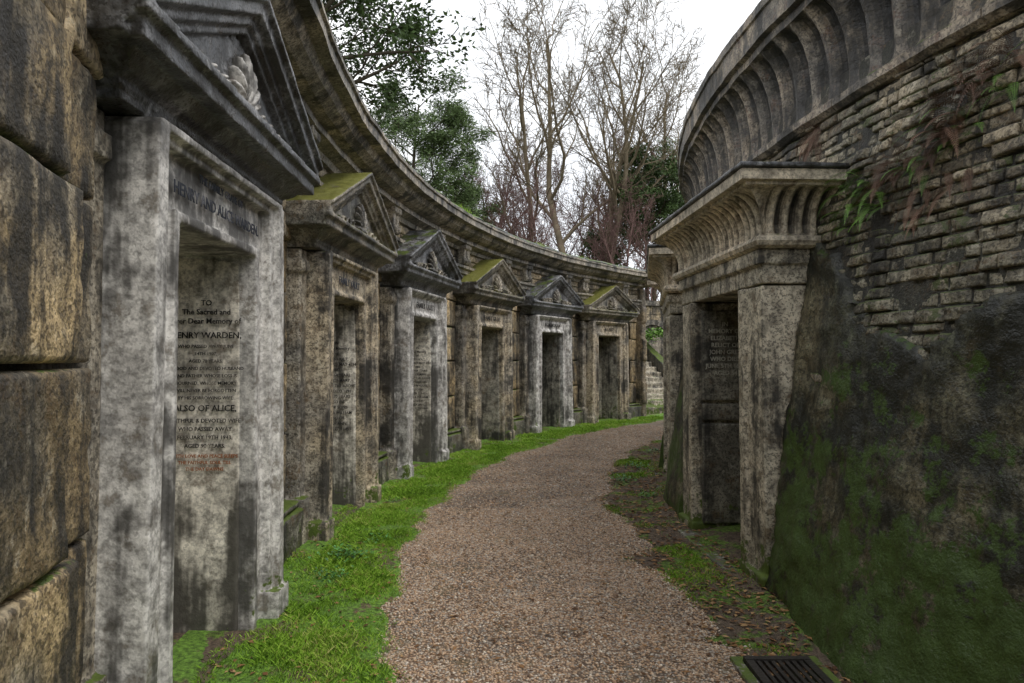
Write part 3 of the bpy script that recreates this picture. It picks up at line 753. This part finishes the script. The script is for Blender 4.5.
for (k,px,d,s,rot,z) in [(0,566,29,1.05,0,4),(1,608,31,.92,1.3,4),(2,525,30,1.0,2,4.2),(0,655,38,.95,3,4.3),(2,705,38,.9,1,4.3),(3,480,37,.9,4,4.5),(3,630,28,.5,5.1,4.0),(3,585,36,.9,3.4,4.3),(3,540,27,.5,1.1,4),(3,560,42,.9,2.1,4.4),(0,430,44,.8,2.2,4.5),(3,505,33,.7,.4,4.4)]:
    ob=bpy.data.objects.new('bare_tree',tm[k]); scene.collection.objects.link(ob)
    ob.location=(pt(px,d),d,z-.2); ob.scale=(s,)*3; ob.rotation_euler=(0,0,rot)
cfb=dict(n=[8,5,4],st=[.1,.1,.1],ang=[.6,.6,.6],lr=[.6,.55,.5],w=[.12,.15,.2],up=[.05,.06,.04],rmin=.009)
V=[];Fc=[]; rr=random.Random(3)
for k in range(64):
    px=rr.uniform(440,760); d=rr.uniform(27,40)
    grow(V,Fc,Vector((pt(px,d),d,3.9)),Vector((rr.gauss(0,.25),rr.gauss(0,.25),1)).normalized(),rr.uniform(1.8,3.8),.03,0,cfb,rr)
me=bpy.data.meshes.new('undergrowth'); me.from_pydata([tuple(v) for v in V],[],Fc); a=me.attributes.new('tint','FLOAT','FACE'); a.data.foreach_set('value',[rr.uniform(.3,.8) for _ in Fc]); me.materials.append(M_twig)
ob=bpy.data.objects.new('undergrowth',me); scene.collection.objects.link(ob)

def leaves(name,cent,rad,per,size,mat,parent,asp=.45,flat=.7):
    cent=np.array(cent); rad=np.array(rad); n=len(cent)*per
    c=np.repeat(cent,per,0); r=np.repeat(rad,per)
    d=rg.normal(0,1,(n,3)); d/=np.linalg.norm(d,axis=1)[:,None]; q=rg.random(n)**.5
    p=c+d*(r*q)[:,None]*np.array([1,1,flat]); 
    a=rg.normal(0,1,(n,3)); a[:,2]=a[:,2]*.6; a/=np.linalg.norm(a,axis=1)[:,None]
    b=np.cross(a,rg.normal(0,1,(n,3))); b/=np.linalg.norm(b,axis=1)[:,None]
    s=size*rg.uniform(.6,1.3,n)[:,None]
    V=np.stack([p-a*s*.5,p+b*s*asp*.5,p+a*s*.5,p-b*s*asp*.5],1).reshape(-1,3)
    F_=np.array([0,1,2,3])[None]+4*np.arange(n)[:,None]
    ct=np.repeat(rg.uniform(0,.6,len(cent)),per)
    return npmesh(name,V,F_,np.clip(ct+rg.uniform(0,.4,n),0,1),mat,parent)
def leafytree(name,loc,H,seed,mat,cr,leafsize,per,cf=None,clr=.5,asp=.45):
    rr=random.Random(seed); V=[];Fc=[];tips=[]
    c=dict(n=[14,6,4],st=[.25,.3,.2],ang=[1.0,.8,.7],lr=[.36*cr,.5,.45],w=[.05,.12,.16],up=[.05,.03,.02],rmin=.012)
    if cf: c.update(cf)
    grow(V,Fc,Vector(loc),Vector((rr.gauss(0,.05),rr.gauss(0,.05),1)).normalized(),H,H*.016,0,c,rr,tips)
    E=empty(name)
    A=Acc(); A.v=[tuple(v) for v in V]; A.f=Fc; A.t=[.4]*len(Fc); A.build('trunk',M_bark2,E,smooth=True,recalc=False)
    leaves('foliage',[tuple(t) for t in tips],[clr*rr.uniform(.6,1.2) for _ in tips],per,leafsize,mat,E,asp=asp)
leafytree('evergreen_tree',(-5.3,15.5,3.8),11.0,21,M_leafD,1.05,.13,110,clr=.62,cf=dict(n=[18,7,4],st=[.3,.3,.2]))
leafytree('evergreen_tree',(-7.5,14,3.8),12,22,M_leafD,1.1,.15,55,clr=.6)
leafytree('pine_tree',(pt(424,26),26,4),6.4,23,M_leafP,.95,.13,70,clr=.42,asp=.25,cf=dict(n=[18,6,4]))
leafytree('pine_tree',(pt(398,25),25,4),7.6,24,M_leafP,.9,.13,60,clr=.42,asp=.25)
leafytree('pine_tree',(pt(475,31),31,4),4.8,31,M_leafP,1.0,.14,50,clr=.45,asp=.25)
leafytree('holly_tree',(pt(665,31),31,4),6.4,25,M_leafD,1.15,.15,70,clr=.5)
leafytree('pine_tree',(pt(648,37),37,4),8.8,26,M_leafP,.8,.16,60,clr=.5,asp=.25)
leafytree('holly_tree',(pt(600,34),34,4),3.2,28,M_leafD,1.4,.15,35,clr=.45)
leafytree('holly_tree',(pt(520,35),35,4),2.8,30,M_leafD,1.6,.15,35,clr=.45)
cs=[];rs_=[]
for k in range(220):
    a=rg.uniform(-1.5,1.3); d=rg.uniform(55,85); cs.append((math.sin(a)*d,math.cos(a)*d,rg.uniform(4,8.5))); rs_.append(rg.uniform(1.5,3))
leaves('distant_trees',cs,rs_,120,.5,M_twig,None,asp=.15)

# ------------------------------------------------------------ ferns on the right wall
def frond(A,b,d,L,droop,w,t):
    n=26; p=b.copy(); dd=d.normalized(); side=dd.cross(Vector((0,0,1))).normalized(); pts=[]
    for i in range(n+1):
        pts.append(p.copy()); dd=(dd+Vector((0,0,-droop/n))).normalized(); p=p+dd*L/n
    for i in range(n):
        q=i/n; wd=w*math.sin(math.pi*min(1,(q*.85+.15)))*(1.15-q*.6); a,bb=pts[i],pts[i+1]; mid=(a+bb)/2; fw=(bb-a)
        A.add([a-side*.0012,bb-side*.0012,bb+side*.0012,a+side*.0012],[(0,1,2,3)],t*.6)
        for s in(-1,1):
            dz=Vector((0,0,wd*.22)); tip=mid+side*s*wd+fw*.8-dz; ml=mid+side*s*wd*.45-dz*.3
            A.add([a,ml-fw*.12,tip,ml+fw*.34],[(0,1,2,3)],t)
def wallpt(y,z,off=0):
    r=wR(z)+off; return Vector((CX-math.sqrt(r*r-(y-CY)**2),y,z))
def fern(pts,mat,n,L,name='fern_plant',up=.7,lo=-.1):
    A=Acc()
    for (y,z) in pts:
        for k in range(n):
            b=wallpt(y+rnd.uniform(-.10,.10),z+rnd.uniform(-.06,.06),.0)
            d=Vector((-rnd.uniform(.25,1),rnd.uniform(-1,1),rnd.uniform(lo,up)))
            frond(A,b,d,L*rnd.uniform(.5,1.25),rnd.uniform(1.0,2.4),L*.115,rnd.random())
    return A.build(name,mat,recalc=False)
fern([(4.3,2.72),(4.15,2.64),(4.3,2.5),(4.05,2.55)],M_fern,14,.25)
fern([(3.95,2.72),(3.75,2.72)],M_fernR,18,.31)
fern([(3.55,2.8),(3.45,2.95),(3.32,3.07)],M_fernR,20,.33,up=1.0)
fern([(3.7,2.66),(3.5,2.78),(3.6,2.85),(3.3,2.95)],M_fern,9,.24)
fern([(4.9,3.25)],M_fernR,16,.26,up=.1,lo=-.8); fern([(6.1,3.25)],M_fernR,9,.2,up=.1,lo=-.8); fern([(3.05,3.15)],M_fern,8,.22)
fern([(3.5,2.55),(3.7,2.5)],M_fernR,9,.22,up=.1,lo=-.7)
def tuft(phi,r,z,n,s,mat):
    A=Acc()
    for k in range(n):
        p=Vector(P(phi+rnd.uniform(-1.,1.),r+rnd.uniform(-.12,.1),z)); a=rnd.uniform(0,6.28); e=Vector((math.cos(a),math.sin(a),0)); q=Vector((-e.y,e.x,0)); L=s*rnd.uniform(.4,1)
        A.add([p-q*.004,p+q*.004,p+e*L*.6+Vector((0,0,L))],[(0,1,2)],rnd.random())
    A.build('moss_tuft',mat)
for (ph,r,z) in[(-5,16.7,3.98),(7,16.75,4.0),(16,16.7,4.0),(19,16.8,4.02),(29,16.7,4.0),(36,16.8,4.0)]: tuft(ph,r,z,160,.09,M_grass)

# ------------------------------------------------------------ light / world / camera
w=bpy.data.worlds.new('World'); scene.world=w; w.use_nodes=True; nt=w.node_tree; N=NT(nt)
bg=nt.nodes['Background']
az=R(128); el=R(55)
sky=nt.nodes.new('ShaderNodeTexSky'); sky.sky_type='NISHITA'; sky.sun_disc=False
sky.sun_elevation=el; sky.sun_rotation=az; sky.dust_density=3; sky.air_density=1.2
bw=nt.nodes.new('ShaderNodeRGBToBW'); nt.links.new(sky.outputs[0],bw.inputs[0])
col=N.mix(.9,sky.outputs[0],N.val(bw.outputs[0]))
tc=N.n('ShaderNodeTexCoord').outputs['Generated']
cl=N.mix(N.map(N.noise(tc,2.2,4,.55),.35,.7),(8.6,8.95,9.5),(11.2,11.3,11.4))
col=N.mix(.88,col,cl)
nt.links.new(col,bg.inputs[0]); bg.inputs[1].default_value=.15
sd=bpy.data.lights.new('sun','SUN'); sd.energy=1.5; sd.angle=R(18); sd.color=(1,.96,.90)
so=bpy.data.objects.new('sun',sd); scene.collection.objects.link(so)
dv=Vector((math.sin(az)*math.cos(el),math.cos(az)*math.cos(el),math.sin(el)))
so.rotation_euler=dv.to_track_quat('Z','Y').to_euler()
cam=bpy.data.cameras.new('camera'); cam.sensor_width=36; cam.lens=23.8; cam.clip_end=2000; cam.clip_start=.05
co=bpy.data.objects.new('camera',cam); scene.collection.objects.link(co); co.location=(0,0,1.6); co.rotation_euler=(R(90+1.55),0,0)
scene.camera=co
scene.view_settings.view_transform='Standard'; scene.view_settings.look='None'; scene.view_settings.exposure=0
